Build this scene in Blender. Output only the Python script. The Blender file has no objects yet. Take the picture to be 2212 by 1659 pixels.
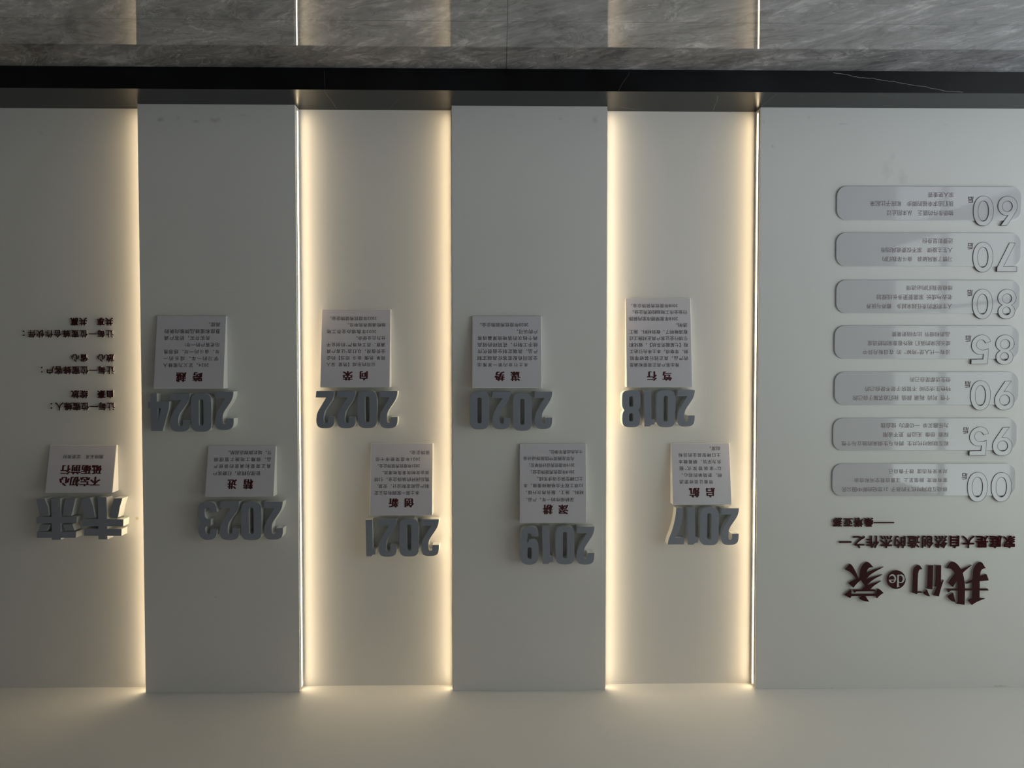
import bpy, math
from mathutils import Vector, Matrix

sc = bpy.context.scene
COL = sc.collection

# ------------------------------------------------------------------ camera
W, H, F = 2212, 1659, 1640.0
PITCH, YAW, ROLL, DIST, EYE = 0.02932, -0.01593, 0.0, 4.1636, 1.5
HP, LEDGE, REC, HC = 0.1114, 0.2299, 0.0811, 3.3261        # plinth height / depth, bay recess, ceiling
fw = Vector((math.sin(YAW) * math.cos(PITCH), math.cos(YAW) * math.cos(PITCH), math.sin(PITCH)))
rt = Vector((math.cos(YAW), -math.sin(YAW), 0))
up = rt.cross(fw)
CAMLOC = Vector((0, -DIST, EYE))
cam = bpy.data.objects.new('camera', bpy.data.cameras.new('camera'))
COL.objects.link(cam)
cam.data.sensor_width = 36.0
cam.data.lens = F / W * 36.0
cam.data.clip_start = 0.05
m = Matrix.Identity(4)
for i in range(3):                                         # the phone was held upside down
    m[i][0], m[i][1], m[i][2], m[i][3] = -rt[i], -up[i], -fw[i], CAMLOC[i]
cam.matrix_world = m
sc.camera = cam


def hit(u, v, P, n=(0, 1, 0)):
    """point of a plane (through P, normal n) seen at photo pixel u, v"""
    d = fw - rt * ((u - W / 2) / F) + up * ((v - H / 2) / F)
    n = Vector(n)
    t = (Vector(P) - CAMLOC).dot(n) / d.dot(n)
    return CAMLOC + d * t


def wallpt(u, v, y):
    p = hit(u, v, (0, y, 0))
    return p.x, p.z


# ------------------------------------------------------------------ world and light
sc.view_settings.view_transform = 'Standard'
sc.view_settings.look = 'None'
sc.view_settings.exposure = 0.0
sc.view_settings.gamma = 1.0
SKY = 4.1
LED = 13.0
wd = bpy.data.worlds.new('sky')
sc.world = wd
wd.use_nodes = True
nt = wd.node_tree
bg = nt.nodes['Background']
tc = nt.nodes.new('ShaderNodeTexCoord')
sx = nt.nodes.new('ShaderNodeSeparateXYZ')
rp = nt.nodes.new('ShaderNodeValToRGB')
mp = nt.nodes.new('ShaderNodeMapRange')
nt.links.new(tc.outputs['Generated'], sx.inputs[0])
mp.inputs['From Min'].default_value = -1
nt.links.new(sx.outputs['Z'], mp.inputs['Value'])
nt.links.new(mp.outputs[0], rp.inputs[0])
cr = rp.color_ramp
cr.elements[0].position = 0.0
cr.elements[0].color = (.41, .44, .41, 1)
cr.elements[1].position = 1.0
cr.elements[1].color = (.80, .87, 1.0, 1)
for p, c in ((.49, (.44, .48, .445, 1)), (.53, (.48, .60, .54, 1)), (.60, (.86, .93, .98, 1))):
    e = cr.elements.new(p)
    e.color = c
nt.links.new(rp.outputs[0], bg.inputs['Color'])
bg.inputs['Strength'].default_value = SKY

# room and its window openings (x left edge of the room is where the daylight comes in)
XL, XR, YB = -4.7, 4.6, -7.6
WIN = [('left', -5.2, -0.45, 0.05, 3.0), ('front', -4.4, -3.4, 0.25, 2.95)]
for side, a, b, z0, z1 in WIN:                             # sky portals, one in each opening
    L = bpy.data.lights.new('daylight_portal', 'AREA')
    L.shape = 'RECTANGLE'
    L.size, L.size_y = abs(b - a), z1 - z0
    L.cycles.is_portal = True
    o = bpy.data.objects.new('daylight_portal', L)
    COL.objects.link(o)
    if side == 'left':
        o.location = (XL - .02, (a + b) / 2, (z0 + z1) / 2)
        o.rotation_euler = (math.radians(90), 0, math.radians(-90))
    else:
        o.location = ((a + b) / 2, YB - .02, (z0 + z1) / 2)
        o.rotation_euler = (math.radians(90), 0, math.radians(180))
    o.rotation_euler = Vector((1, 0, 0) if side == 'left' else (0, 1, 0)).to_track_quat('-Z', 'Z').to_euler()

# ------------------------------------------------------------------ materials
MATS = {}


def mat(name, color, rough=.5, spec=.5, **kw):
    if name in MATS:
        return MATS[name]
    M = bpy.data.materials.new(name)
    M.use_nodes = True
    b = M.node_tree.nodes['Principled BSDF']
    b.inputs['Base Color'].default_value = (*color, 1)
    b.inputs['Roughness'].default_value = rough
    b.inputs['Specular IOR Level'].default_value = spec
    for k, v in kw.items():
        b.inputs[k].default_value = v
    MATS[name] = M
    return M


class NB:
    """tiny node builder"""
    def __init__(s, M):
        s.t = M.node_tree
        s.bsdf = s.t.nodes['Principled BSDF']

    def n(s, kind, **kw):
        x = s.t.nodes.new(kind)
        for k, v in kw.items():
            if k.startswith('i_'):
                key = k[2:]
                key = int(key) if key.isdigit() else key.replace('_', ' ')
                if isinstance(v, bpy.types.NodeSocket):
                    s.t.links.new(v, x.inputs[key])
                else:
                    x.inputs[key].default_value = v
            else:
                setattr(x, k, v)
        return x

    def math(s, op, a, b=0.0, c=0.0, clamp=False):
        x = s.t.nodes.new('ShaderNodeMath')
        x.operation = op
        x.use_clamp = clamp
        for i, v in enumerate((a, b, c)):
            if isinstance(v, bpy.types.NodeSocket):
                s.t.links.new(v, x.inputs[i])
            else:
                x.inputs[i].default_value = v
        return x.outputs[0]

    def ramp(s, fac, stops):
        r = s.t.nodes.new('ShaderNodeValToRGB')
        s.t.links.new(fac, r.inputs[0])
        e = r.color_ramp.elements
        while len(e) < len(stops):
            e.new(.5)
        for q, (p, c) in zip(e, stops):
            q.position = p
            q.color = (*c, 1) if len(c) == 3 else c
        return r.outputs[0]

    def mix(s, fac, a, b, mode='MIX'):
        x = s.t.nodes.new('ShaderNodeMix')
        x.data_type = 'RGBA'
        x.blend_type = mode
        for key, v in ((0, fac), (6, a), (7, b)):
            if isinstance(v, bpy.types.NodeSocket):
                s.t.links.new(v, x.inputs[key])
            else:
                x.inputs[key].default_value = v if key == 0 else (*v, 1)
        return x.outputs[2]

    def link(s, a, name):
        s.t.links.new(a, s.bsdf.inputs[name])


def wall_paint(name, base, stains=()):
    """matt painted wall with faint mottling and a few scuffs of their own shape (x, z, half width, half height, strength)"""
    M = mat(name, base, .62, .25)
    b = NB(M)
    geo = b.n('ShaderNodeNewGeometry')
    pos = geo.outputs['Position']
    n1 = b.n('ShaderNodeTexNoise', i_Vector=pos, i_Scale=1.7, i_Detail=3.0).outputs['Fac']
    col = b.mix(n1, [c * .97 for c in base], [min(1, c * 1.03) for c in base])
    if stains:
        sep = b.n('ShaderNodeSeparateXYZ', i_0=pos)
        nz = b.n('ShaderNodeTexNoise', i_Vector=pos, i_Scale=38.0, i_Detail=5.0).outputs['Fac']
        tot = None
        for x, z, rx, rz, k in stains:
            dx = b.math('DIVIDE', b.math('SUBTRACT', sep.outputs['X'], x), rx)
            dz = b.math('DIVIDE', b.math('SUBTRACT', sep.outputs['Z'], z), rz)
            r = b.math('SQRT', b.math('ADD', b.math('MULTIPLY', dx, dx), b.math('MULTIPLY', dz, dz)))
            r = b.math('ADD', r, b.math('MULTIPLY', b.math('SUBTRACT', nz, .5), 2.4))
            f = b.math('MULTIPLY', b.math('SUBTRACT', 1.0, r, clamp=True), k)
            tot = f if tot is None else b.math('MAXIMUM', tot, f)
        col = b.mix(tot, col, (.16, .15, .13))
    b.link(col, 'Base Color')
    return M


def S(u, v, ru, rv, k, y=0.0):
    x, z = wallpt(u, v, y)
    return (x, z, ru / 394, rv / 394, k)


SCUFFS = [S(347, 258, 9, 5, .35), S(422, 262, 8, 5, .3), S(464, 259, 16, 7, .3), S(385, 256, 5, 5, .2), S(523, 249, 14, 4, .12),
          S(1285, 258, 9, 9, .25), S(1210, 256, 7, 4, .2), S(1100, 250, 16, 5, .1),
          S(1928, 336, 8, 12, .10), S(1915, 368, 16, 24, .12), S(1950, 384, 12, 18, .16), S(1822, 268, 10, 3, .22), S(1747, 253, 6, 7, .14),
          S(2044, 270, 8, 3, .14), S(1669, 316, 3, 4, .3), S(1650, 263, 3, 6, .25), S(1797, 1487, 5, 3, .4), S(2161, 1482, 20, 2, .4),
          S(466, 1290, 3, 3, .3), S(720, 1490, 3, 3, .2), S(1040, 624, 40, 3, .06), S(480, 625, 45, 2, .08)]
WALL = (.715, .703, .69)
M_panel = wall_paint('panel_paint', WALL, SCUFFS)
M_bay = wall_paint('bay_paint', WALL, [S(297, 1120, 5, 4, .35, REC), S(90, 288, 4, 4, .2, REC), S(760, 300, 60, 40, .03, REC)])
M_ceil = wall_paint('ceiling_paint', (.84, .825, .795))
M_room = mat('room_paint', (.44, .40, .385), .7, .2)
M_frame = mat('window_frame_metal', (.10, .10, .11), .4)

# grey stone floor
M_floor = mat('grey_stone_tile', (.1, .1, .1), .035, .5)
b = NB(M_floor)
pos = b.n('ShaderNodeNewGeometry').outputs['Position']
mpg = b.n('ShaderNodeMapping', vector_type='TEXTURE', i_Vector=pos)
mpg.inputs['Rotation'].default_value = (0, 0, math.radians(30))
mpg.inputs['Scale'].default_value = (1.0, .52, 1.0)
warp = b.n('ShaderNodeTexNoise', i_Vector=mpg.outputs[0], i_Scale=1.3, i_Detail=4.0)
wv = b.n('ShaderNodeVectorMath', operation='MULTIPLY_ADD', i_0=warp.outputs['Color'], i_1=(.9, .9, .9), i_2=mpg.outputs[0])
big = b.n('ShaderNodeTexNoise', i_Vector=wv.outputs[0], i_Scale=2.2, i_Detail=9.0, i_Roughness=.62).outputs['Fac']
fine = b.n('ShaderNodeTexNoise', i_Vector=wv.outputs[0], i_Scale=13.0, i_Detail=8.0, i_Roughness=.7).outputs['Fac']
fac = b.math('ADD', b.math('MULTIPLY', big, .62), b.math('MULTIPLY', fine, .38))
col = b.ramp(fac, ((.36, (.10, .098, .100)), (.45, (.215, .211, .217)), (.54, (.300, .297, .308)), (.63, (.56, .553, .57))))
v1 = b.n('ShaderNodeTexNoise', i_Vector=wv.outputs[0], i_Scale=3.1, i_Detail=6.0, i_Distortion=1.2).outputs['Fac']
vein = b.math('SUBTRACT', 1.0, b.math('MULTIPLY', b.math('ABSOLUTE', b.math('SUBTRACT', v1, .5)), 70.0), clamp=True)
brk = b.n('ShaderNodeTexNoise', i_Vector=pos, i_Scale=1.8).outputs['Fac']
vein = b.math('MULTIPLY', vein, b.math('MULTIPLY', b.math('SUBTRACT', brk, .42, clamp=True), 3.0, clamp=True), clamp=True)
col = b.mix(b.math('MULTIPLY', vein, .75), col, (.68, .67, .66))
v2 = b.n('ShaderNodeTexNoise', i_Vector=wv.outputs[0], i_Scale=2.3, i_Detail=5.0, i_Distortion=1.6).outputs['Fac']
dv = b.math('SUBTRACT', 1.0, b.math('MULTIPLY', b.math('ABSOLUTE', b.math('SUBTRACT', v2, .47)), 45.0), clamp=True)
col = b.mix(b.math('MULTIPLY', dv, .5), col, (.10, .097, .095))
sep = b.n('ShaderNodeSeparateXYZ', i_0=pos)
JX, JY = hit(1095, 95, (0, 0, 0), (0, 0, 1)).x, hit(900, 45, (0, 0, 0), (0, 0, 1)).y


def joint(axis, at, period, half):
    q = b.math('ABSOLUTE', b.math('SUBTRACT', b.math('PINGPONG', b.math('SUBTRACT', axis, at), period), 0.0))
    return b.math('LESS_THAN', q, half)


jn = b.math('MAXIMUM', joint(sep.outputs['X'], JX, 1.45, .0016), joint(sep.outputs['Y'], JY, .45, .0016))
col = b.mix(b.math('MULTIPLY', jn, .8), col, (.035, .034, .033))
b.link(col, 'Base Color')
bn = b.n('ShaderNodeTexNoise', i_Vector=pos, i_Scale=1.6, i_Detail=1.0)
bmp = b.n('ShaderNodeBump', i_Height=bn.outputs['Fac'], i_Strength=.05, i_Distance=.05)
b.link(bmp.outputs[0], 'Normal')
M_floor.node_tree.nodes['Principled BSDF'].inputs['IOR'].default_value = 2.0

# black stone plinth with a few white veins
M_plinth = mat('black_stone', (.004, .004, .005), .27, .27)
b = NB(M_plinth)
geo = b.n('ShaderNodeNewGeometry')
pos = geo.outputs['Position']
sep = b.n('ShaderNodeSeparateXYZ', i_0=pos)
nz = b.n('ShaderNodeTexNoise', i_Vector=pos, i_Scale=9.0, i_Detail=6.0).outputs['Fac']
wob = b.math('SUBTRACT', nz, .5)
# each vein is a line on the front face (x, z) or on the ledge (x, y)
tot = None


def vein_line(u0, v0, u1, v1, ledge, k, amp=.03, wid=.0011):
    global tot
    P, n = ((0, 0, HP), (0, 0, 1)) if ledge else ((0, -LEDGE, 0), (0, 1, 0))
    p, q = hit(u0, v0, P, n), hit(u1, v1, P, n)
    ax = 'Y' if ledge else 'Z'
    a0, a1 = (p.y, q.y) if ledge else (p.z, q.z)
    sl = (a1 - a0) / (q.x - p.x)
    ln = math.sqrt(1 + sl * sl)
    d = b.math('SUBTRACT', b.math('SUBTRACT', sep.outputs[ax], a0), b.math('MULTIPLY', b.math('SUBTRACT', sep.outputs['X'], p.x), sl))
    d = b.math('ADD', b.math('DIVIDE', d, ln), b.math('MULTIPLY', wob, amp))
    f = b.math('SUBTRACT', 1.0, b.math('DIVIDE', b.math('ABSOLUTE', d), wid), clamp=True)
    cx, hx = (p.x + q.x) / 2, abs(q.x - p.x) / 2
    f = b.math('MULTIPLY', f, b.math('LESS_THAN', b.math('ABSOLUTE', b.math('SUBTRACT', sep.outputs['X'], cx)), hx))
    edge = b.math('SUBTRACT', sep.outputs['Y'], -LEDGE + .002)
    f = b.math('MULTIPLY', f, b.math('GREATER_THAN', edge, 0.0) if ledge else b.math('LESS_THAN', edge, 0.0))
    f = b.math('MULTIPLY', f, k)
    tot = f if tot is None else b.math('MAXIMUM', tot, f)


vein_line(1800, 156, 2080, 201, False, .8, .035, .0016)
vein_line(1336, 194, 1360, 156, False, .3)
vein_line(700, 155, 702, 192, False, .25, .004)
vein_line(700, 196, 728, 236, True, .5, .01)
vein_line(840, 235, 862, 212, True, .35, .03)
vein_line(1540, 240, 1552, 206, True, .5, .03)
vein_line(1722, 215, 1740, 202, True, .5, .02)
vein_line(1340, 231, 1390, 240, True, .5, .01)
vein_line(1630, 242, 1680, 201, True, .35, .01)
vein_line(1895, 203, 1950, 216, True, .3, .02)
base = b.ramp(b.n('ShaderNodeTexNoise', i_Vector=pos, i_Scale=5.0, i_Detail=6.0).outputs['Fac'], ((.4, (.0022, .0022, .003)), (.7, (.006, .007, .009))))
b.link(b.mix(tot, base, (.42, .40, .38)), 'Base Color')

M_face = mat('grey_numeral_face', (.25, .265, .315), .16, .45)
M_side = mat('white_foam_side', (.70, .70, .67), .6, .25)
M_card = mat('white_acrylic_card', (.64, .615, .675), .18, .4)
M_cardedge = mat('white_card_side', (.72, .715, .70), .5, .3)
M_ink = mat('dark_grey_ink', (.075, .060, .062), .5, .3)
M_head = mat('dark_red_ink', (.07, .012, .016), .45, .3)
M_red = mat('dark_red_acrylic', (.038, .002, .004), .12, .2)
M_redside = mat('pale_acrylic_side', (.42, .39, .39), .3, .4)
M_thin = mat('brown_red_side', (.06, .03, .032), .4, .3)
M_plaque = mat('clear_white_acrylic_plaque', (.57, .56, .58), .04, .5)
M_plaqedge = mat('plaque_polished_edge', (.66, .66, .67), .15, .5)
M_outline = mat('brown_cut_edge', (.10, .065, .07), .45, .3)
M_alu = mat('aluminium_channel', (.72, .69, .62), .35, .5)
M_plug = mat('yellowed_filler', (.60, .55, .40), .6, .3)
M_ptext = mat('brown_grey_print', (.20, .145, .152), .45, .3)
M_tab = mat('red_plastic', (.45, .01, .01), .4)
M_led = bpy.data.materials.new('led_diffuser_glow')
M_led.use_nodes = True
b_ = M_led.node_tree.nodes['Principled BSDF']
b_.inputs['Base Color'].default_value = (.8, .8, .78, 1)
b_.inputs['Emission Color'].default_value = (1.0, .79, .50, 1)
b_.inputs['Emission Strength'].default_value = LED


# ------------------------------------------------------------------ object helpers
def tag(o, label, cat, group=None):
    o['label'] = label
    o['category'] = cat
    if group:
        o['group'] = group
    return o


def obj(name, verts, faces, mats, parent=None, origin=(0, 0, 0), idx=None, bevel=0.0, seg=2):
    """one mesh object; verts are in world space, stored relative to origin (the parent's, for a part)"""
    me = bpy.data.meshes.new(name)
    O = Vector(origin)
    me.from_pydata([Vector(v) - O for v in verts], [], faces)
    if not isinstance(mats, (list, tuple)):
        mats = [mats]
    for k in mats:
        me.materials.append(k)
    if idx:
        me.polygons.foreach_set('material_index', idx)
    me.update()
    o = bpy.data.objects.new(name, me)
    COL.objects.link(o)
    if parent is None:
        o.location = O
    else:
        o.parent = parent
    if bevel:
        md = o.modifiers.new('bevel', 'BEVEL')
        md.width = bevel
        md.segments = seg
        md.limit_method = 'ANGLE'
    return o


def box(x0, x1, y0, y1, z0, z1):
    v = [(x, y, z) for z in (z0, z1) for y in (y0, y1) for x in (x0, x1)]
    f = [(0, 2, 3, 1), (4, 5, 7, 6), (0, 1, 5, 4), (2, 6, 7, 3), (0, 4, 6, 2), (1, 3, 7, 5)]
    return v, f


def boxes(*bs):
    V, Fc = [], []
    for q in bs:
        v, f = box(*q)
        Fc += [tuple(i + len(V) for i in t) for t in f]
        V += v
    return V, Fc


def struct(name, vf, M, bevel=0.0):
    o = obj(name, *vf, M, bevel=bevel)
    o['kind'] = 'structure'
    return o


def chaikin(pts, n=2):
    """round a closed outline; a point with a third value stays a corner"""
    pts = [(p[0], p[1], len(p) > 2) for p in pts]
    for _ in range(n):
        out = []
        L = len(pts)
        for i in range(L):
            p, q, r = pts[i - 1], pts[i], pts[(i + 1) % L]
            if q[2]:
                out.append(q)
            else:
                out.append((q[0] * .75 + p[0] * .25, q[1] * .75 + p[1] * .25, False))
                out.append((q[0] * .75 + r[0] * .25, q[1] * .75 + r[1] * .25, False))
        pts = out
    return [(p[0], p[1]) for p in pts]


def ellipse(cx, cy, rx, ry, n=36, e=2.0):
    o = []
    for i in range(n):
        a = 2 * math.pi * i / n
        c, s = math.cos(a), math.sin(a)
        o.append((cx + rx * math.copysign(abs(c) ** (2 / e), c), cy + ry * math.copysign(abs(s) ** (2 / e), s)))
    return o


def solid(shapes, yback, yfront, bevel=0.0):
    """extrude closed outlines given in wall coordinates (x, z) from yback out to yfront.
    shapes: list of strokes, each a list of contours (outline first, then holes)"""
    V, Fc = [], []
    for si, contours in enumerate(shapes):
        cu = bpy.data.curves.new('outline', 'CURVE')
        cu.dimensions = '2D'
        cu.fill_mode = 'BOTH'
        cu.extrude = abs(yback - yfront) / 2 - bevel
        cu.bevel_depth = bevel
        cu.bevel_resolution = 1
        if bevel:
            cu.offset = -bevel
        for c in contours:
            sp = cu.splines.new('POLY')
            sp.points.add(len(c) - 1)
            for p, q in zip(sp.points, c):
                p.co = (q[0], q[1], 0, 1)
            sp.use_cyclic_u = True
        o = bpy.data.objects.new('outline', cu)
        me = bpy.data.meshes.new_from_object(o)
        ym = (yback + yfront) / 2 - si * .00015          # crossing strokes never share a plane
        n0 = len(V)
        V += [(v.co.x, ym - v.co.z, v.co.y) for v in me.vertices]
        Fc += [tuple(i + n0 for i in p.vertices) for p in me.polygons]
        bpy.data.objects.remove(o)
        bpy.data.curves.remove(cu)
        bpy.data.meshes.remove(me)
    return V, Fc


GL = {}


def glyph(ch):
    """flat outline-filled glyph of one character, in em units"""
    if ch not in GL:
        cu = bpy.data.curves.new('glyph', 'FONT')
        cu.body = ch
        cu.resolution_u = 3
        o = bpy.data.objects.new('glyph', cu)
        COL.objects.link(o)
        dg = bpy.context.evaluated_depsgraph_get()
        me = bpy.data.meshes.new_from_object(o.evaluated_get(dg))
        GL[ch] = ([(v.co.x, v.co.y) for v in me.vertices], [tuple(p.vertices) for p in me.polygons])
        bpy.data.objects.remove(o)
        bpy.data.curves.remove(cu)
        bpy.data.meshes.remove(me)
    return GL[ch]


def adv(ch):
    if ch in '0123456789':
        return .52
    if ch == ' ':
        return .5
    if ch in '!“”':
        return .42
    return 1.0


def ink_end(ch):
    return {'。': .36, '，': .34, '、': .34, '：': .34, '；': .36, '!': .2, '”': .4}.get(ch, .955)


def put_glyph(V, Fc, ch, x, z, sx, sz, yof, bold=()):
    """add a glyph whose em box starts at x (left) with centre height z"""
    pts, fs = glyph(ch)
    for k, (dx, dz) in enumerate(bold or ((0, 0),)):
        n0 = len(V)
        for px, pz in pts:
            X, Z = x + (px + dx) * sx, z + (pz - .383 + dz) * sz
            V.append((X, yof(Z) - .00003 * k, Z))
        Fc += [tuple(i + n0 for i in f) for f in fs]


def put_line(text, x0, x1, zb, zt, yof, name, M, parent, origin, bold=()):
    """print one line of text between x0 and x1 (ink edges)"""
    first, last = text[0], text[-1]
    total = sum(adv(c) for c in text) - adv(last) + ink_end(last) - .045
    pitch = (x1 - x0) / total
    sz = (zt - zb) / .935
    sx = min(sz * 1.02, pitch * 1.03)
    V, Fc = [], []
    x = x0 - .045 * pitch
    for c in text:
        if c not in ' 　':
            wd_ = pitch * adv(c)
            put_glyph(V, Fc, c, x + (0 if c in '，。、：；”' else (wd_ - sx * adv(c)) / 2), (zb + zt) / 2, sx, sz, yof, bold)
        x += pitch * adv(c)
    return obj(name, V, Fc, M, parent, origin)


BOLD = [(.022 * math.cos(a * math.pi / 3), .022 * math.sin(a * math.pi / 3)) for a in range(6)]
HEAVY = [(0.029 * math.cos(a * math.pi / 4), 0.029 * math.sin(a * math.pi / 4)) for a in range(8)]
SONG = [(dx, dz) for dx in (-.05, -.025, 0, .025, .05) for dz in (-.012, .012)]


def char_solid(ch, cx, cz, s, yb, yf, bold):
    """raised character: the face at yf plus the walls back to yb; returns (side verts, side faces, face verts, face faces)"""
    pts, fs = glyph(ch)
    cnt = {}
    for f in fs:
        for i in range(len(f)):
            a, c = f[i], f[(i + 1) % len(f)]
            cnt[(a, c)] = cnt.get((a, c), 0) + 1
    rim = [e for e in cnt if (e[1], e[0]) not in cnt]
    sv, sf, fv, ff = [], [], [], []
    for k, (dx, dz) in enumerate(bold or ((0, 0),)):
        P = [(cx + (p[0] - .5 + dx) * s, cz + (p[1] - .383 + dz) * s) for p in pts]
        n0 = len(fv)
        fv += [(x, yf - .00004 * k, z) for x, z in P]
        ff += [tuple(i + n0 for i in f) for f in fs]
        n0 = len(sv)
        n = len(P)
        sv += [(x, yf + .0004, z) for x, z in P] + [(x, yb, z) for x, z in P]
        sf += [(a + n0, c + n0, c + n + n0, a + n + n0) for a, c in rim]
    return sv, sf, fv, ff


ORD = ['first', 'second', 'third', 'fourth', 'fifth', 'sixth', 'seventh', 'eighth', 'ninth', 'tenth', 'eleventh', 'twelfth', 'thirteenth']

# ------------------------------------------------------------------ the setting
PX = [wallpt(296.5, 225.5, 0)[0], wallpt(637, 226, 0)[0], wallpt(975.5, 230, 0)[0], wallpt(1312, 232, 0)[0], wallpt(1643.5, 233, 0)[0]]
struct('floor', box(XL, XR, YB, REC + .2, -.1, 0), M_floor)
struct('ceiling', box(XL, XR, YB, REC + .2, HC, HC + .1), M_ceil)
struct('wall_back', box(XL, XR, REC, REC + .2, 0, HC), M_bay)
struct('trim_1', box(PX[1], PX[0], 0, REC, HP, HC), M_panel, .0012)
struct('trim_2', box(PX[3], PX[2], 0, REC, HP, HC), M_panel, .0012)
struct('trim_3', box(XL, PX[4], 0, REC, HP, HC), M_panel, .0012)
struct('baseboard_back', box(XL, XR, -LEDGE, REC, 0, HP), M_plinth, .0015)
struct('wall_right', box(XR, XR + .15, YB, REC + .2, 0, HC), M_room)


def wall_with_hole(a0, a1, b0, b1, z0, z1, along):
    t = .2
    q = [(a0, b0, 0, HC), (b1, a1, 0, HC), (b0, b1, 0, z0), (b0, b1, z1, HC)]
    if along == 'y':
        return boxes(*[(XL - t, XL, a, c, d, e) for a, c, d, e in q])
    return boxes(*[(a, c, YB - t, YB, d, e) for a, c, d, e in q])


(s1, a1, b1, c1, d1), (s2, a2, b2, c2, d2) = WIN
struct('wall_left', wall_with_hole(YB, REC + .2, a1, b1, c1, d1, 'y'), M_room)
struct('wall_front', wall_with_hole(XL, XR, a2, b2, c2, d2, 'x'), M_room)


def window(name, a, b_, z0, z1, along, n):
    w, V = .05, []
    rails = [(a, b_, z0, z0 + w), (a, b_, z1 - w, z1), (a, b_, z0 + .85, z0 + .85 + w * .7)]
    posts = [(a + (b_ - a) * i / n - w / 2, a + (b_ - a) * i / n + w / 2, z0, z1) for i in range(n + 1)]
    posts[0] = (a, a + w, z0, z1)
    posts[-1] = (b_ - w, b_, z0, z1)
    V = [((XL - .13, XL - .07, p, q, d, e) if along == 'y' else (p, q, YB - .13, YB - .07, d, e)) for p, q, d, e in rails + posts]
    return struct(name, boxes(*V), M_frame)


window('window_1', a1, b1, c1, d1, 'y', 4)
window('window_2', a2, b2, c2, d2, 'x', 3)

# ------------------------------------------------------------------ light strips in the panel returns
STRIPS = [(PX[0], 1, 'warm light strip on the far edge of the panel carrying 2024, facing the slogans'),
          (PX[1], -1, 'glowing warm light strip beside the grey panel carrying 2024 and 2023'),
          (PX[2], 1, 'warm light strip on the edge of the panel carrying 2020, facing the 2021 bay'),
          (PX[3], -1, 'warm light strip on the edge of the panel carrying 2019, facing the 2018 bay'),
          (PX[4], 1, 'glowing warm light strip beside the wide panel with the plaques')]
for x, s, lab in STRIPS:
    z0, z1 = HP + .012, HC - .008
    O = (x, .036, z0)
    t = bpy.data.objects.new('led_strip', None)
    COL.objects.link(t)
    t.location = O
    tag(t, lab, 'light', 'light strips between the wall panels')

    def bxx(d0, d1, ya, yb, za, zb):
        p, q = sorted((x + s * d0, x + s * d1))
        return (p, q, ya, yb, za, zb)
    obj('channel', *boxes(bxx(-.0005, .004, .020, .0245, z0, z1), bxx(-.0005, .004, .0475, .052, z0, z1), bxx(-.0005, .001, .0245, .0475, z0, z1)), M_alu, t, O)
    obj('diffuser', *box(*bxx(.001, .0032, .0255, .0465, z0 + .012, z1 - .012)), M_led, t, O)

# ------------------------------------------------------------------ year numerals
C = 1                                                      # corner flag
N2 = [(0, 0, C), (.96, 0, C), (1, .17, C), (.433, .17, C), (.70, .39), (.92, .57), (.97, .70), (.985, .84), (.90, .955), (.72, .995), (.49, 1.0), (.25, .99), (.07, .94),
      (.005, .84), (0, .695, C), (.36, .695, C), (.355, .80), (.385, .85), (.466, .862), (.56, .84), (.585, .77), (.58, .66), (.53, .54), (.29, .37), (.10, .23), (.01, .10)]
N1 = [(.34, 0, C), (1, 0, C), (.94, 1, C), (.44, 1, C), (.36, .967), (.2, .948), (.02, .944, C), (0, .81, C), (.28, .80, C)]
N3 = [(0, .264, C), (.01, .14), (.10, .05), (.25, .008), (.52, 0), (.82, .025), (.97, .13), (1, .30), (.97, .43), (.86, .505), (.94, .60), (.97, .75), (.90, .90), (.68, .99),
      (.46, 1.0), (.2, .98), (.04, .90), (0, .727, C), (.37, .727, C), (.37, .80), (.40, .845), (.48, .86), (.58, .83), (.615, .74), (.61, .67), (.53, .63), (.32, .627, C),
      (.32, .455, C), (.50, .455), (.61, .41), (.64, .30), (.63, .20), (.58, .165), (.50, .155), (.40, .17), (.37, .22), (.37, .282, C)]
N4 = [(.59, 0, C), (.89, 0, C), (.89, .22, C), (1, .22, C), (1, .39, C), (.875, .39, C), (.875, 1, C), (.33, 1, C), (.02, .39, C), (0, .22, C), (.59, .22, C)]
N4h = [(.543, .394, C), (.395, .394, C), (.543, .78, C)]
N7 = [(.085, 0, C), (.50, 0, C), (.54, .25), (.72, .60), (.95, .86), (1, 1, C), (.02, 1, C), (0, .827, C), (.566, .827, C), (.33, .61), (.12, .27)]
N9 = [(.02, .258, C), (.02, .13), (.10, .04), (.28, .005), (.52, 0), (.80, .02), (.95, .11), (1, .30), (1, .55), (.99, .80), (.91, .94), (.72, .99), (.50, 1.0), (.26, .985), (.06, .90),
      (0, .76), (0, .55), (.05, .42), (.20, .335), (.42, .335), (.55, .37), (.617, .43, C), (.617, .24), (.60, .18), (.52, .165), (.44, .18), (.41, .23), (.405, .258, C)]


def slot(x0, x1, y0, y1, k=.06):
    return [(x0, y0 + k), (x0 + .02, y0 + .01), ((x0 + x1) / 2, y0), (x1 - .02, y0 + .01), (x1, y0 + k), (x1, y1 - k), (x1 - .02, y1 - .01), ((x0 + x1) / 2, y1), (x0 + .02, y1 - .01), (x0, y1 - k)]


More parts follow.
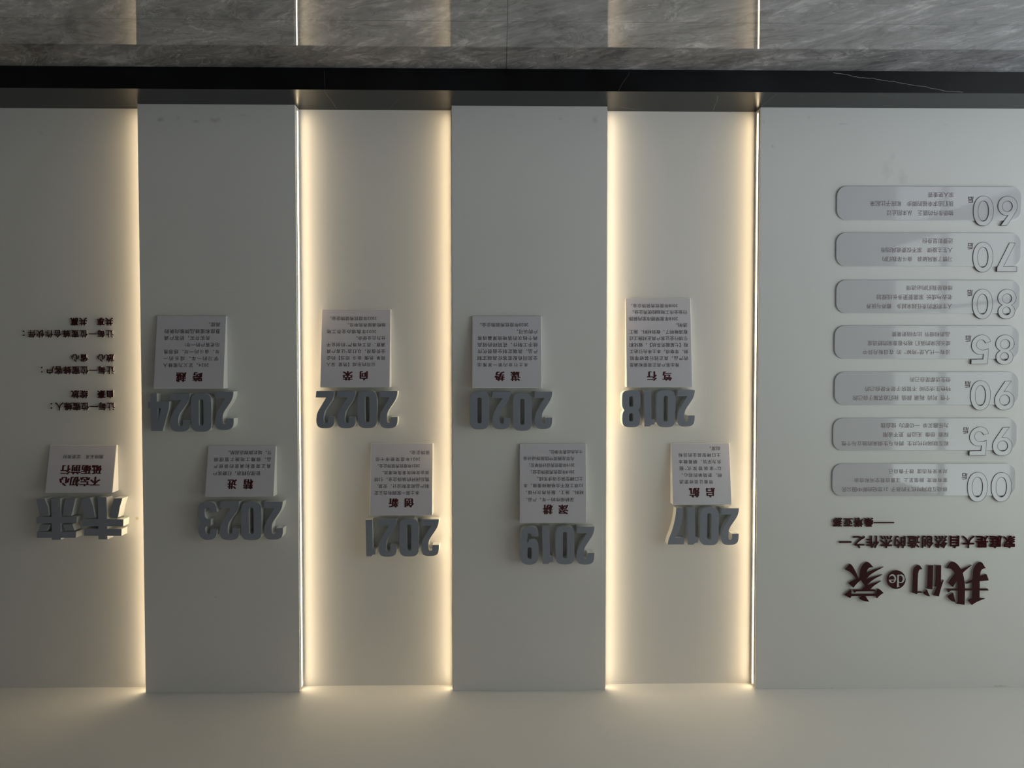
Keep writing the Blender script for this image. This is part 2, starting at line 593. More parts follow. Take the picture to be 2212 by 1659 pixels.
N0 = [(0, .20), (.03, .09), (.16, .02), (.34, 0), (.66, 0), (.84, .02), (.97, .09), (1, .20), (1, .80), (.97, .91), (.84, .98), (.66, 1), (.34, 1), (.16, .98), (.03, .91), (0, .80)]
N8 = [(0, .14), (.06, .05), (.22, .005), (.5, 0), (.78, .005), (.94, .05), (1, .14), (1, .40), (.96, .48), (.86, .536), (.95, .60), (.985, .68), (.985, .86), (.93, .95), (.76, .995), (.5, 1),
      (.24, .995), (.07, .95), (.015, .86), (.015, .68), (.05, .60), (.14, .536), (.04, .48), (0, .40)]
DIG = {'0': [N0, slot(.385, .615, .155, .845)], '1': [N1], '2': [N2], '3': [N3], '4': [N4, N4h], '7': [N7],
       '8': [N8, slot(.385, .615, .165, .445), slot(.385, .615, .62, .845)], '9': [N9, slot(.385, .615, .54, .855)]}
DEPTH = .066

# photo boxes of the fronts: left, right, top, bottom (pixels), reading order of the number
YEARS = [('2024', 0.0, [(463.8, 504, 846, 929), (412.8, 455.9, 849.6, 932.7), (366.8, 409.6, 850, 932.7), (320.8, 365, 849.6, 931)]),
         ('2023', 0.0, [(569.5, 610.4, 1083.9, 1166), (520.8, 564.5, 1083.9, 1166.8), (474, 516.2, 1083.9, 1166.8), (427.3, 468, 1083.9, 1166.8)]),
         ('2022', REC, [(819.4, 858.4, 844.9, 925.3), (772.7, 813.8, 844, 924.7), (727.6, 768, 844.9, 925.3), (682.4, 722, 844.9, 925.3)]),
         ('2021', REC, [(909.2, 948, 1121.9, 1201.6), (862.8, 904.2, 1120.6, 1202.4), (817.3, 856.9, 1121.9, 1203), (789.9, 811, 1122.8, 1202)]),
         ('2020', 0.0, [(1154, 1192.8, 846, 927), (1108, 1148.9, 848.7, 930.6), (1062.5, 1102.6, 846.2, 927.6), (1015.2, 1056, 845.7, 927.6)]),
         ('2019', 0.0, [(1244.7, 1284, 1138, 1220), (1200, 1241, 1136.7, 1219.4), (1170.9, 1195, 1137.5, 1218.5), (1124, 1164, 1137.5, 1220.3)]),
         ('2018', REC, [(1462, 1501, 842.5, 921.7), (1417.6, 1458.9, 842.5, 923), (1390.9, 1414, 842.5, 921.2), (1343.5, 1383.6, 843, 923)]),
         ('2017', REC, [(1556.8, 1596.3, 1098, 1177.5), (1511.4, 1553.2, 1096.3, 1178), (1484.6, 1508.9, 1096.7, 1176.7), (1442.4, 1479.2, 1097.2, 1176.2)])]


def block_letter(name, shapes, yb, label, cat, group):
    xs = [p[0] for st in shapes for c in st for p in c]
    zs = [p[1] for st in shapes for c in st for p in c]
    O = ((min(xs) + max(xs)) / 2, yb, min(zs))
    o = obj(name, *solid(shapes, yb, yb - DEPTH + .003), M_side, None, O)
    tag(o, label, cat, group)
    obj('face_plate', *solid(shapes, yb - DEPTH + .003, yb - DEPTH, .0004), M_face, o, O)
    return o


SPOKEN = {'2024': 'twenty twenty-four', '2023': 'twenty twenty-three', '2022': 'twenty twenty-two', '2021': 'twenty twenty-one', '2020': 'twenty twenty', '2019': 'twenty nineteen',
          '2018': 'twenty eighteen', '2017': 'twenty seventeen'}
NUM = dict(zip('0123456789', ('zero', 'one', 'two', 'three', 'four', 'five', 'six', 'seven', 'eight', 'nine')))
for yr, yb, bs in YEARS:
    for k, (d, (l, r, t, bt)) in enumerate(zip(yr, bs)):
        yf = yb - DEPTH
        x0, z0 = wallpt(r, t, yf)                          # right / top in the upside-down photo = left / bottom of the place
        x1, z1 = wallpt(l, bt, yf)
        shp = [[(x0 + p[0] * (x1 - x0), z0 + p[1] * (z1 - z0)) for p in chaikin(c)] for c in DIG[d]]
        block_letter('year_numeral', [shp], yb, 'grey-faced block numeral %s, %s digit of the year %s' % (NUM[d], ORD[k], SPOKEN[yr]), 'numeral', 'block numerals of the year %s' % yr)


def px(poly, sc_, ou, ov, y):
    """photo-crop points to wall coordinates on the plane y"""
    out = []
    for p in poly:
        out.append(wallpt(ou + p[0] / sc_, ov + p[1] / sc_, y) + tuple(p[2:]))
    return out


yf = REC - DEPTH
WEI = [[(1050, 885), (1165, 888), (1178, 1445), (1062, 1445)], [(840, 1175), (1392, 1180), (1388, 1270), (842, 1272)], [(868, 1308), (1368, 1308), (1364, 1398), (870, 1398)],
       [(833, 900), (945, 895), (985, 1000), (1015, 1160), (890, 1165), (865, 1030)], [(1265, 900), (1378, 900), (1345, 1010), (1318, 1155), (1212, 1155), (1240, 1000)]]
LAI = [[(432, 905), (552, 905), (560, 1450), (442, 1452)], [(237, 1150), (772, 1145), (765, 1228), (235, 1235)], [(245, 1345), (762, 1345), (758, 1425), (243, 1425)],
       [(290, 1250), (412, 1248), (375, 1332), (265, 1335)], [(583, 1248), (712, 1245), (740, 1328), (618, 1332)],
       [(237, 910), (345, 905), (390, 1020), (405, 1132), (280, 1135), (260, 1010)], [(625, 905), (752, 905), (725, 1030), (697, 1135), (585, 1135), (600, 1010)]]
for ch, g, lab in (('未', WEI, 'large grey block character 未, nearer the light strip'), ('来', LAI, 'large grey block character 来, at the left end of the wall')):
    block_letter('block_character', [[[q[:2] for q in px(p, 6.144, 40, 930, yf)]] for p in g], REC, lab, 'character', 'block characters of the word for future')

# ------------------------------------------------------------------ wedge-shaped text cards
T0, T1 = .013, .068
CARDS = [
    ('2024', 0.0, 5.7217, 310, 660, ((165, 128), (1030, 126), (985, 1030), (120, 1028)), [('跨', 608, 728, 825, 942), ('越', 403, 525, 825, 945)],
     [('2024，定义为蜜蜂人', 808, 240, 712, 765), ('学习的一年、成长的一', 932, 240, 628, 682), ('年、奋斗的一年、感恩售', 940, 245, 545, 598), ('后老客户的一年!', 942, 510, 460, 512),
      ('务实夯实，把客户满', 825, 255, 375, 430), ('意度和蜜蜂品牌推向新的', 948, 260, 292, 347), ('高度。', 950, 805, 208, 262)]),
    ('2023', 0.0, 6.635, 410, 940, ((265, 155), (1245, 155), (1195, 885), (210, 885)), [('精', 765, 905, 632, 775), ('进', 538, 672, 632, 775)],
     [('管理月精进，打磨客户', 1015, 330, 515, 580), ('真正需要和满意的装修产', 1168, 335, 415, 475), ('品，微雕工地施工管理细', 1172, 343, 318, 380), ('节。城北旗舰店起航。', 1175, 548, 220, 280)]),
    ('2022', REC, 5.7217, 660, 650, ((195, 100), (1058, 100), (1040, 1068), (183, 1070)), [('向', 665, 772, 868, 983), ('荣', 460, 580, 868, 983)],
     [('公司内形成【热爱 深入', 865, 258, 762, 810), ('简单 热情 奋斗 担当】的企', 987, 258, 680, 730), ('业价值观，以打造“让客户真', 987, 260, 598, 648), ('满意、员工有尊严”的创业平', 988, 260, 517, 567),
      ('台为企业使命。', 990, 625, 435, 485), ('2022年散墙办全市工地', 875, 262, 355, 405), ('抽检通报表扬单位。', 990, 520, 275, 322), ('2022年度优秀装饰企业。', 878, 302, 193, 242)]),
    ('2021', REC, 5.925, 770, 940, ((190, 103), (985, 103), (968, 1028), (162, 1030)), [('创', 612, 732, 808, 925), ('新', 413, 535, 808, 925)],
     [('本土第一家拥有自主定', 805, 228, 712, 768), ('制产品和定制设计、安装、', 928, 258, 625, 680), ('售后闭环的装饰企业，引领', 930, 230, 540, 595), ('装企定制效果落地潮流。', 930, 330, 455, 505),
      ('2021年度优秀装饰企业。', 812, 270, 370, 420), ('2021年度常德市十佳', 818, 240, 283, 335), ('装饰企业。', 937, 680, 198, 250)]),
    ('2020', 0.0, 5.924, 1000, 660, ((120, 135), (1010, 135), (1008, 1058), (118, 1056)), [('谋', 612, 732, 845, 965), ('势', 410, 530, 845, 965)],
     [('本土行业内第一家推出', 838, 183, 735, 785), ('全房同色配套客伦高端定制', 955, 183, 645, 700), ('产品，高端定制全面替代传', 957, 185, 560, 615), ('统手工制作，花同样的钱高', 957, 185, 475, 530),
      ('两个档次的落地效果赢得客', 955, 185, 392, 445), ('户的认可。', 957, 688, 308, 362), ('2020年度优秀装饰企业。', 835, 218, 222, 275)]),
    ('2019', 0.0, 5.53, 1100, 940, ((122, 105), (912, 103), (937, 1048), (130, 1052)), [('深', 590, 702, 830, 945), ('耕', 405, 515, 830, 945)],
     [('深耕细作的一年，产品、', 775, 200, 745, 795), ('材料、施工、服务再次升级，', 888, 200, 660, 710), ('32项工程不合格砸掉重做，本', 885, 170, 578, 628), ('土口碑型装企逐步形成。', 882, 333, 497, 548),
      ('2019年度优秀装饰企业；', 778, 260, 417, 467), ('2019年度优秀设计师单位；', 780, 238, 335, 385), ('光华龙腾奖中国装饰设计业', 778, 168, 255, 303), ('十大杰出青年单位。', 877, 478, 175, 225)]),
    ('2018', REC, 5.53, 1320, 630, ((167, 78), (952, 78), (973, 1143), (190, 1143)), [('笃', 615, 722, 953, 1063), ('行', 430, 540, 953, 1063)],
     [('推出客户真正需要和满意', 812, 222, 852, 900), ('的产品，真正践行装修零陷', 918, 222, 770, 820), ('阱、零增项。本土率先引进工', 918, 222, 692, 740), ('程【七星服务系统】。催化和', 917, 220, 612, 662),
      ('引领行业让客户真正对施工过', 913, 218, 535, 585), ('程清晰明了，做到材料、施工', 913, 217, 457, 505), ('透明。', 912, 778, 375, 425), ('2018年度常德市室内装饰', 797, 215, 300, 350),
      ('行业全市工地抽检优秀企业。', 907, 258, 222, 270), ('2018年度优秀装饰企业。', 795, 238, 147, 193)]),
    ('2017', REC, 6.38, 1420, 940, ((180, 108), (990, 108), (1030, 962), (222, 958)), [('启', 668, 787, 725, 858), ('航', 443, 575, 725, 858)],
     [('带着让装修更透', 768, 303, 615, 672), ('明、更简单的初心，', 890, 335, 522, 580), ('以“家装管家式”服', 887, 298, 430, 488), ('务为宗旨，朝着做本', 880, 293, 338, 395),
      ('土口碑型装企的目标', 873, 287, 248, 303), ('出发。', 868, 720, 155, 213)]),
    ('future', REC, 6.144, 40, 930, ((418, 192), (1312, 192), (1240, 828), (345, 828)), [],
     [('不忘初心', 1085, 540, 612, 740), ('砥砺前行', 1105, 555, 458, 582), ('期待未来  定更美好', 1130, 585, 320, 375)]),
]
for yr, yb, k, ou, ov, cn, heads, lines in CARDS:
    (tl, tr, br, bl) = [(ou + p[0] / k, ov + p[1] / k) for p in cn]
    p_tl, p_tr = wallpt(*tl, yb - T0), wallpt(*tr, yb - T0)
    p_bl, p_br = wallpt(*bl, yb - T1), wallpt(*br, yb - T1)
    xa, xb = (p_tr[0] + p_br[0]) / 2, (p_tl[0] + p_bl[0]) / 2
    z0, z1 = (p_tl[1] + p_tr[1]) / 2, (p_bl[1] + p_br[1]) / 2
    O = ((xa + xb) / 2, yb, z0)

    def yface(Z, off=0.0, yb=yb, z0=z0, z1=z1):
        return yb - (T0 + (T1 - T0) * (Z - z0) / (z1 - z0)) - off
    nrm = Vector((0, 1, (T1 - T0) / (z1 - z0)))
    v = [(xa, yb, z0), (xb, yb, z0), (xb, yb, z1), (xa, yb, z1), (xa, yface(z0), z0), (xb, yface(z0), z0), (xb, yface(z1), z1), (xa, yface(z1), z1)]
    f = [(3, 2, 1, 0), (4, 5, 6, 7), (0, 1, 5, 4), (1, 2, 6, 5), (2, 3, 7, 6), (3, 0, 4, 7)]
    lab = 'white wedge-shaped card headed %s under the year %s' % (heads[0][0] + heads[1][0], SPOKEN[yr]) if yr != 'future' else 'white wedge-shaped card with two bold dark red lines under the block characters 未来'
    card = obj('text_card', v, f, [M_cardedge, M_card], None, O, [0, 1, 0, 0, 0, 0], .003, 2)
    card.modifiers['bevel'].material = 0  # bevel takes the whiter side colour to imitate light glowing along the edges
    tag(card, lab, 'sign', 'wedge-shaped text cards on the wall')

    def cp(x, y):
        q = hit(ou + x / k, ov + y / k, (0, yface(z0), z0), nrm)
        return q.x, q.z
    yo = lambda Z: yface(Z, .0006)
    for ch, l, r, t, bt in heads:
        (x0, za), (x1, zb) = cp(r, t), cp(l, bt)
        V, Fc = [], []
        put_glyph(V, Fc, ch, x0 - .03 * (x1 - x0), (za + zb) / 2, (x1 - x0) * 1.04, (zb - za) * 1.06, yo, SONG)
        obj('heading_character', V, Fc, M_head, card, O)['label'] = 'bold dark red heading character %s' % ch
    for n, (tx, xs, xe, t, bt) in enumerate(lines):
        (x0, za), (x1, zb) = cp(xs, t), cp(xe, bt)
        big = yr == 'future' and n < 2
        put_line(tx, x0, x1, za, zb, yo, 'heading_line' if big else 'text_line', M_head if big else M_ink, card, O, SONG if big else ((-.006, 0), (.006, 0)))

# ------------------------------------------------------------------ raised dark red characters
WL_T = .010


def wall_char(ch, cx, cz, s, yb, bold, label, group, depth=WL_T):
    sv, sf, fv, ff = char_solid(ch, cx, cz, s, yb, yb - depth, bold)
    O = (cx, yb, cz - s / 2)
    o = obj('wall_character', sv, sf, M_redside, None, O)
    tag(o, label, 'character', group)
    obj('face_plate', fv, ff, M_red, o, O)['label'] = 'dark red front'
    return o


SLOG = [('让每一位蜜蜂人：', 1530, 118.6, 1465, 1575, 'lowest of the three slogans', False), ('自豪 绽放', 1517, 120, 1300, 1405, 'short bold line of the lowest slogan', True),
        ('让每一位蜜蜂客户：', 1523, 119.3, 965, 1075, 'middle of the three slogans', False), ('放心 省心', 1516, 120, 800, 905, 'short bold line of the middle slogan', True),
        ('让每一位蜜蜂合作伙伴：', 1512, 119.3, 465, 570, 'slogan that ends in 合作伙伴', False), ('共享 共赢', 1507, 120, 298, 402, 'short bold line above the 合作伙伴 slogan in the photo', True)]
SLOGNAME = ['shortest slogan line', 'short bold line paired with the shortest slogan', 'middle-length slogan line', 'short bold line paired with the middle-length slogan', 'longest slogan line', 'short bold line paired with the longest slogan']
for (tx, c0, pitch, t, bt, _, bold), nm in zip(SLOG, SLOGNAME):
    n = 0
    for i, ch in enumerate(tx):
        if ch == ' ':
            continue
        cxp = c0 - pitch * i
        x, z = wallpt(cxp / 6.382, 640 + (t + bt) / 2 / 6.382, REC - WL_T)
        s = (bt - t) / 6.382 / 394 * (DIST + REC) / DIST / .93
        ox = s * .18 if ch == '：' else 0
        kind = 'dark red raised colon' if ch == '：' else 'small dark red raised character %s' % ch
        wall_char(ch, x + ox, z, s, REC, BOLD if bold else [(-.012, 0), (.012, 0), (0, .010), (0, -.010)], '%s, %s in the %s' % (kind, ORD[n], nm), 'raised characters of the ' + nm)
        n += 1

for i, ch in enumerate('家庭是大自然创造的杰作之一'):
    x, z = wallpt(1790 + (2047 - 154.75 * i) / 5.2417, 1100 + 371 / 5.2417, -WL_T)
    wall_char(ch, x, z, 137 / 5.2417 / 394 / .93, 0.0, HEAVY, 'dark red raised character %s, %s in the long quote line' % (ch, ORD[i]), 'raised characters of the quote line')
for i, (ch, cxp) in enumerate((('—', 628), ('桑', 455), ('塔', 340), ('亚', 222), ('那', 101))):
    if ch == '—':
        xa, za = wallpt(1790 + 743 / 5.2417, 1100 + 146 / 5.2417, -WL_T)
        xb, zb = wallpt(1790 + 514 / 5.2417, 1100 + 160 / 5.2417, -WL_T)
        O = ((xa + xb) / 2, 0, za)
        o = obj('wall_dash', *box(xa, xb, -WL_T + .003, 0, za, zb), M_redside, None, O)
        tag(o, 'long dark red raised dash before the four-character signature', 'character', 'raised characters of the signature line')
        obj('face_plate', *box(xa, xb, -WL_T, -WL_T + .003, za, zb), M_red, o, O)
        continue
    x, z = wallpt(1790 + cxp / 5.2417, 1100 + 150 / 5.2417, -WL_T)
    wall_char(ch, x, z, 102 / 5.2417 / 394 / .93, 0.0, HEAVY, 'dark red raised character %s of the signature under the quote line' % ch, 'raised characters of the signature line')

# big title
TT = .016
T_wo = (13.825, 2030, 1200, [
    [(205, 385, C), (260, 290), (310, 215), (370, 182), (430, 190), (490, 225), (550, 280), (600, 350), (640, 415, C), (800, 350), (960, 285, C), (850, 380), (740, 470), (690, 525, C), (730, 680), (750, 840),
     (757, 980), (757, 1060), (750, 1300), (745, 1475, C), (510, 1445, C), (545, 1410), (548, 1060), (545, 960), (535, 840), (525, 740, C), (460, 840), (395, 945, C), (255, 820, C), (330, 710), (400, 620),
     (470, 548, C), (440, 500), (390, 435), (330, 395), (270, 378)],
    [(205, 995, C), (1430, 988, C), (1470, 1048, C), (325, 1048, C), (270, 1105, C)],
    [(405, 1115, C), (430, 1230), (480, 1395, C), (380, 1370), (310, 1330), (260, 1270), (245, 1215), (290, 1180)],
    [(1380, 382, C), (1330, 310), (1290, 245), (1255, 200), (1210, 192), (1150, 215), (1080, 280), (1030, 370), (1000, 480), (995, 600), (985, 715, C), (880, 760), (765, 835, C), (790, 845, C), (975, 805, C),
     (980, 990), (970, 1280, C), (890, 1300), (845, 1345), (960, 1478, C), (1080, 1400), (1220, 1335), (1370, 1285, C), (1190, 1265, C), (1190, 1050), (1195, 990), (1195, 770, C), (1465, 742, C), (1435, 650),
     (1400, 560, C), (1370, 555), (1205, 608, C), (1215, 500), (1250, 420), (1310, 385)]])
T_men = (18.433, 1960, 1210, [
    [(600, 362, C), (550, 280), (500, 210), (450, 190), (400, 200), (320, 255), (270, 330), (240, 430), (230, 560), (220, 800), (205, 1240, C), (175, 1280, C), (385, 1365, C), (410, 1305, C), (595, 1305, C),
     (565, 1245, C), (405, 1245, C), (415, 900), (425, 600), (440, 480), (470, 400), (520, 365)],
    [(832, 205, C), (1030, 205, C), (1015, 900), (1000, 1168, C), (760, 1135, C), (800, 1105), (815, 700)],
    [(790, 1180, C), (850, 1340), (912, 1450, C), (820, 1430), (700, 1380), (628, 1315), (700, 1240)],
    [(1145, 205, C), (1350, 205, C), (1340, 890, C), (1455, 795, C), (1400, 930), (1340, 1120), (1255, 1450, C), (1035, 1400, C), (1130, 1190), (1210, 1050, C), (1090, 1045, C), (1130, 1010)]])
T_jia = (15.08, 1815, 1200, [
    [(160, 455, C), (230, 370), (300, 285), (330, 275), (380, 310), (440, 400), (510, 530), (560, 650), (605, 750, C), (665, 740, C), (690, 790, C), (600, 860), (520, 940), (435, 1050, C), (270, 905, C), (300, 880),
     (400, 825), (540, 765, C), (480, 690), (400, 600), (290, 515)],
    [(1080, 385, C), (1000, 285), (930, 220), (880, 208), (820, 225), (750, 290), (690, 390), (655, 500), (650, 620), (665, 740), (690, 800), (740, 890), (835, 1000, C), (780, 1040), (710, 1105, C), (410, 1110, C),
     (470, 1220, C), (530, 1168, C), (1160, 1165, C), (1130, 1105, C), (985, 1100, C), (1060, 1020), (1180, 930), (1340, 830, C), (1200, 865), (1050, 910), (905, 965, C), (890, 945, C), (950, 890), (1060, 800),
     (1200, 715), (1385, 622, C), (1250, 650), (1050, 700), (850, 772, C), (900, 710), (1000, 610), (1200, 490), (1425, 370, C), (1200, 425), (1000, 500), (865, 560, C), (880, 480), (920, 410), (1000, 385)],
    [(130, 1288, C), (250, 1190), (360, 1100, C), (365, 1255, C), (1185, 1250, C), (1190, 1180), (1220, 1095), (1260, 1082), (1310, 1115), (1415, 1220, C), (1300, 1290), (1195, 1400, C), (1170, 1320, C),
     (370, 1325, C), (330, 1390, C)],
    [(715, 1325, C), (830, 1325, C), (880, 1410), (950, 1505, C), (820, 1490), (700, 1460), (620, 1405), (660, 1360)]])


def title_char(spec, label):
    k, ou, ov, polys = spec
    shapes = [[chaikin(px(p, k, ou, ov, -TT))] for p in polys]
    xs = [p[0] for st in shapes for p in st[0]]
    zs = [p[1] for st in shapes for p in st[0]]
    O = ((min(xs) + max(xs)) / 2, 0, min(zs))
    o = obj('title_character', *solid(shapes, 0, -TT + .004), M_redside, None, O)
    tag(o, label, 'character', 'big brush-style title characters')
    obj('face_plate', *solid(shapes, -TT + .004, -TT, .0004), M_red, o, O)['label'] = 'dark red front'


title_char(T_wo, 'big dark red brush-style character 我 opening the title')
title_char(T_men, 'big dark red brush-style character 们 between 我 and the round badge')
title_char(T_jia, 'big dark red brush-style character 家 closing the title after the round badge')
k, ou, ov = 27.65, 1905, 1220
cx, cz = wallpt(ou + 865 / k, ov + 890 / k, -TT)
R = 568 / k / 394
O = (cx, 0, cz - R)
o = obj('title_badge', *solid([[ellipse(cx, cz, R, R, 64)]], 0, -TT + .004), M_redside, None, O)
tag(o, 'round dark red badge reading de in pale letters within the title', 'sign')
obj('face_plate', *solid([[ellipse(cx, cz, R, R, 64)]], -TT + .004, -TT, .0004), M_red, o, O)['label'] = 'dark red front'
D_stem = [(845, 640, C), (905, 632, C), (918, 660, C), (905, 1000), (895, 1350, C), (925, 1350, C), (1075, 1282, C), (1060, 1268, C), (1008, 1270, C), (1005, 1000), (1005, 700), (1030, 570, C), (950, 598)]
D_bowl = [(1008, 640, C), (1080, 580), (1180, 570), (1280, 620), (1345, 720), (1362, 830), (1340, 940), (1270, 1040), (1170, 1095), (1090, 1090), (1008, 1062, C), (1008, 965, C), (1040, 1025), (1100, 1052),
          (1170, 1020), (1220, 960), (1248, 870), (1240, 780), (1200, 690), (1120, 640), (1060, 640), (1008, 690, C)]
E_out = [(435, 770, C), (425, 735), (470, 650), (540, 575), (640, 550), (750, 600), (825, 700), (850, 820), (820, 960), (740, 1060), (620, 1095), (510, 1070), (440, 1000), (410, 890, C), (752, 885, C), (755, 800),
         (720, 710), (660, 660), (580, 650), (510, 680), (460, 730)]
E_in = [(530, 925, C), (745, 930, C), (720, 990), (660, 1040), (600, 1035), (550, 980)]
M_inlay = mat('pale_badge_letter', (.52, .52, .52), .5, .3)
for polys in ([[D_stem], [D_bowl]], [[E_out, E_in]]):
    sh = [[chaikin(px(p, k, ou, ov, -TT)) for p in st] for st in polys]
    obj('badge_letter', *solid(sh, -TT, -TT - .0008), M_inlay, o, O)['label'] = 'pale letter'

# ------------------------------------------------------------------ decade plaques
def nrm_pts(pts, x0, x1, y0, y1):
    """photo-space outline (upside down) to an upright unit box"""
    return [((x1 - p[0]) / (x1 - x0), (p[1] - y0) / (y1 - y0)) + tuple(p[2:]) for p in pts]


G6 = [nrm_pts([(1640, 1070, C), (1560, 1087), (1450, 1068), (1340, 985), (1270, 875), (1248, 745), (1275, 605), (1350, 490), (1470, 418), (1610, 398), (1750, 418), (1870, 490), (1945, 605), (1973, 745), (1955, 870),
               (1900, 990), (1600, 1440, C), (1370, 1450, C)], 1248, 1973, 400, 1450), nrm_pts(ellipse(1601, 760, 189, 195), 1248, 1973, 400, 1450)]
G9 = [[(1 - p[0], 1 - p[1]) + tuple(p[2:]) for p in c] for c in G6]
G5 = [nrm_pts([(1005, 625, C), (980, 560), (900, 450), (800, 400), (690, 383), (560, 410), (430, 490), (345, 610), (308, 750), (330, 880), (400, 990), (500, 1060), (620, 1092), (755, 1072, C), (740, 1260, C), (315, 1275, C),
               (310, 1430, C), (905, 1425, C), (930, 885, C), (820, 925), (700, 935), (590, 900), (510, 830), (485, 740), (510, 640), (580, 570), (665, 553), (750, 580), (800, 630), (825, 680, C)], 310, 1005, 385, 1430)]
G7 = [nrm_pts([(2050, 690, C), (2117, 692, C), (1985, 952, C), (2140, 955, C), (2138, 1007, C), (1912, 1005, C), (1915, 962, C)], 1912, 2140, 690, 1008)]
G8 = [nrm_pts([(1340, 952, C), (1255, 900), (1190, 820), (1163, 710), (1190, 580), (1270, 470), (1380, 405), (1510, 385), (1640, 405), (1750, 470), (1830, 580), (1857, 700), (1830, 810), (1760, 900), (1665, 952, C),
               (1750, 1010), (1800, 1090), (1815, 1190), (1790, 1290), (1720, 1380), (1620, 1425), (1490, 1442), (1370, 1425), (1270, 1370), (1205, 1280), (1180, 1170), (1205, 1080), (1260, 1000)], 1163, 1857, 387, 1440),
      nrm_pts(ellipse(1512, 720, 178, 170), 1163, 1857, 387, 1440), nrm_pts(ellipse(1500, 1160, 148, 148), 1163, 1857, 387, 1440)]
G0 = [ellipse(.5, .5, .5, .5, 44, 2.15), ellipse(.503, .506, .268, .345, 40, 2.1)]
GEO = {'0': G0, '5': G5, '6': G6, '7': G7, '8': G8, '9': G9}
SMOOTH = {'0': 0, '5': 2, '6': 2, '7': 0, '8': 2, '9': 2}
PT, NT = .008, .0105                                        # plaque face and numeral face, out from the panel
PLAQUES = [
    ('60', 390, (140, 2185, 67, 437), [(1920, 2143, 175, 498), (1650, 1878, 172, 500)], (1590, 1655, 178, 250),
     [('物质条件的匮乏  从未阻止过', 1430, 693, 330, 388), ('我们追求幸福的脚步  和房子比起来', 1433, 510, 228, 285), ('家人更重要', 1433, 1150, 130, 187)]),
    ('70', 390, (133, 2180, 580, 948), [(1912, 2140, 690, 1008), (1645, 1872, 683, 1012)], (1585, 1650, 690, 762),
     [('习惯了乘风破浪  奋斗是我们的', 1420, 643, 843, 897), ('人生主旋律  家不仅要遮风挡雨', 1420, 632, 742, 797), ('还要彰显身份', 1425, 1088, 640, 697)]),
    ('80', 590, (133, 2170, 78, 442), [(1918, 2130, 178, 505), (1640, 1868, 178, 505)], (1582, 1645, 185, 255),
     [('人生积累的责任越来越多  赡养与抚养', 1415, 468, 338, 395), ('老去与成长 家需要更多长线规划', 1418, 583, 238, 295), ('维稳是我们的必选项', 1420, 908, 137, 190)]),
    ('85', 590, (115, 2160, 582, 948), [(1895, 2110, 683, 1010), (1628, 1845, 683, 1005)], (1560, 1628, 690, 762),
     [('没有一代人是“垮掉” 的 在日新月异中', 1395, 427, 847, 900), ('成长起来的我们 格外看重家的舒适度', 1397, 482, 748, 803), ('品质和细节 比华丽更重要', 1390, 750, 650, 703)]),
    ('90', 790, (115, 2155, 68, 434), [(1885, 2110, 170, 490), (1618, 1845, 165, 492)], (1555, 1622, 173, 245),
     [('个性 时尚 新潮 颜值 我们追求属于自己的', 1393, 320, 328, 385), ('特色生活空间 不管房子是不是自己的', 1400, 450, 230, 285), ('但生活都是自己的', 1400, 948, 128, 182)]),
    ('95', 790, (98, 2135, 578, 938), [(1862, 2088, 680, 997), (1607, 1823, 675, 993)], (1535, 1600, 680, 752),
     [('和互联网时代共生 拥有与生俱来的独立与个性', 1377, 190, 833, 888), ('探索 想像 无边界 更不设限', 1377, 650, 735, 790), ('为乐趣买单 一切都为 悦自我', 1377, 628, 633, 688)]),
    ('00', 980, (90, 2120, 107, 470), [(1848, 2078, 207, 530), (1585, 1812, 205, 530)], (1522, 1585, 215, 287),
     [('移动互联网时代下的孩子 21世纪的新中国公民', 1362, 195, 368, 423), ('家有萌宠 颜值至上 注重自我空间和自由', 1365, 332, 268, 320), ('对未来有态度 敢于做自己', 1367, 712, 170, 222)]),
]
KP, UP = 5.1204, 1780


def ribbon(contours, yb, yf, w):
    """a thin closed band of width w following each contour on the face"""
    V, Fc = [], []
    for c in contours:
        n = len(c)
        area = sum(c[i][0] * c[(i + 1) % n][1] - c[(i + 1) % n][0] * c[i][1] for i in range(n))
        sgn = 1 if area > 0 else -1
        n0 = len(V)
        for i in range(n):
            p, q, r = Vector(c[i - 1]), Vector(c[i]), Vector(c[(i + 1) % n])
            d1, d2 = (q - p).normalized(), (r - q).normalized()
            m1, m2 = Vector((d1.y, -d1.x)) * sgn, Vector((d2.y, -d2.x)) * sgn
            mm = m1 + m2
            mm = mm.normalized() / max(.4, mm.normalized().dot(m1)) if mm.length > 1e-6 else m1
            a, e = q + mm * w / 2, q - mm * w / 2
            V += [(a.x, yf, a.y), (e.x, yf, e.y), (a.x, yb, a.y), (e.x, yb, e.y)]
        for i in range(n):
            a, e = n0 + 4 * i, n0 + 4 * ((i + 1) % n)
            Fc += [(a, e, e + 1, a + 1), (a, a + 2, e + 2, e), (a + 1, e + 1, e + 3, a + 3)]
    return V, Fc


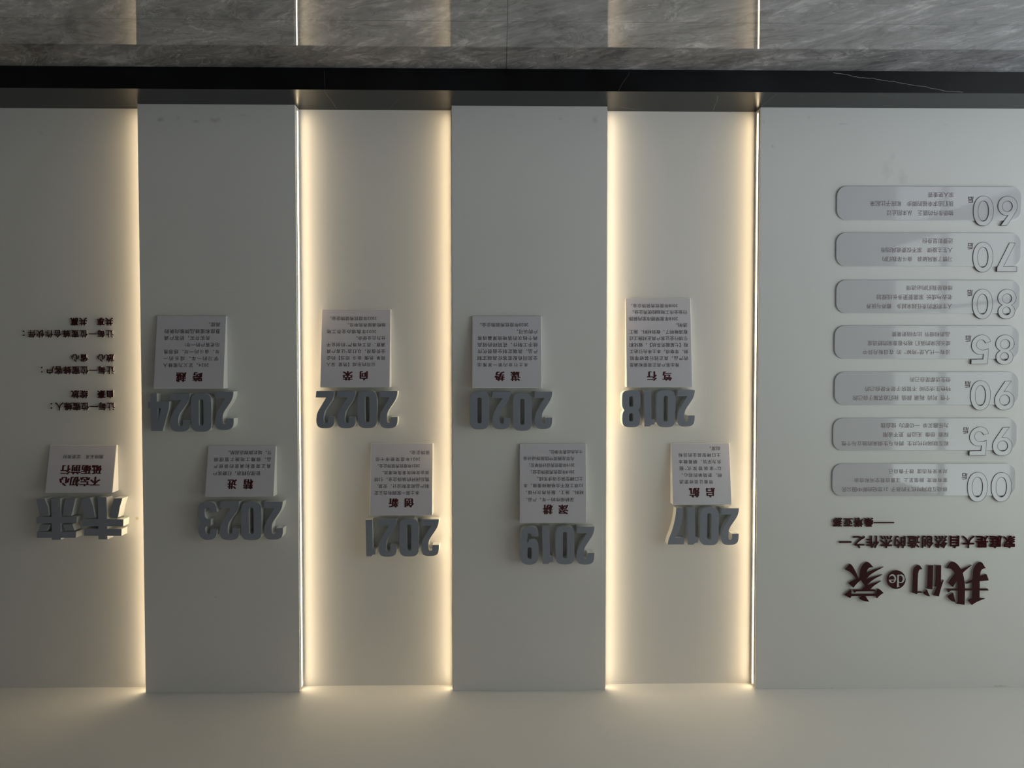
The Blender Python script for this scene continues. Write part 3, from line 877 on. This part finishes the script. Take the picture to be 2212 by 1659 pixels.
for nm, ov, (l, r, t, bt), nums, hou, lines in PLAQUES:
    def wp(x, y, yy):
        return wallpt(UP + x / KP, ov + y / KP, yy)
    x0, z0 = wp(r, t, -PT)
    x1, z1 = wp(l, bt, -PT)
    R = (z1 - z0) * .30
    out = []
    for cx_, cz_, a0 in ((x1 - R, z1 - R, 0), (x0 + R, z1 - R, 90), (x0 + R, z0 + R, 180), (x1 - R, z0 + R, 270)):
        out += [(cx_ + R * math.cos(math.radians(a0 + 9 * i)), cz_ + R * math.sin(math.radians(a0 + 9 * i))) for i in range(11)]
    O = ((x0 + x1) / 2, 0, z0)
    V, Fc = solid([[out]], 0, -PT, .0018)
    pq = obj('decade_plaque', V, Fc, M_plaque, None, O)
    tag(pq, 'rounded pale plaque with outlined numerals %s %s and three small text lines' % (NUM[nm[0]], NUM[nm[1]]), 'sign', 'decade plaques stacked on the wide panel')
    for d, (a, c, e, g) in zip(nm, nums):
        xa, za = wp(c, e, -NT)
        xb, zb = wp(a, g, -NT)
        cs = [[(xa + p[0] * (xb - xa), za + p[1] * (zb - za)) for p in (chaikin(q, SMOOTH[d]) if len(q[0]) > 2 or SMOOTH[d] else q)] for q in GEO[d]]
        num = obj('outline_numeral', *solid([cs], -.0015, -NT), M_plaque, pq, O)
        obj('numeral_outline', *ribbon(cs, -.002, -NT - .0004, .0017), M_outline, num, O)['label'] = 'dark brown outline'
    xa, za = wp(hou[1], hou[2], -PT)
    xb, zb = wp(hou[0], hou[3], -PT)
    V, Fc = [], []
    put_glyph(V, Fc, '后', xa - .03 * (xb - xa), (za + zb) / 2, (xb - xa) * 1.05, (zb - za) * 1.06, lambda Z: -PT - .0006, BOLD)
    obj('suffix_character', V, Fc, M_outline, pq, O)
    for tx, xs, xe, a, c in lines:
        xa, za = wp(xs, a, -PT)
        xb, zb = wp(xe, c, -PT)
        put_line(tx, xa, xb, za, zb, lambda Z: -PT - .0006, 'text_line', M_ptext, pq, O)

# ------------------------------------------------------------------ small odds and ends on the wall
x, z = wallpt(297, 1120, REC)
plug = obj('wall_plug', *solid([[ellipse(x, z, .010, .0075, 20)]], REC, REC - .003, .0008), M_plug, None, (x, REC, z))
tag(plug, 'small yellowed filler plug on the wall beside the block character 未', 'wall plug')
x, z = wallpt(518.2, 1147, -.02)
tab = obj('plastic_tab', *box(x - .006, x + .006, -.022, 0, z - .011, z + .011), M_tab, None, (x, 0, z - .011), None, .0015)
tag(tab, 'tiny red plastic tab half hidden between numerals 0 and 2 of 2023', 'tab')
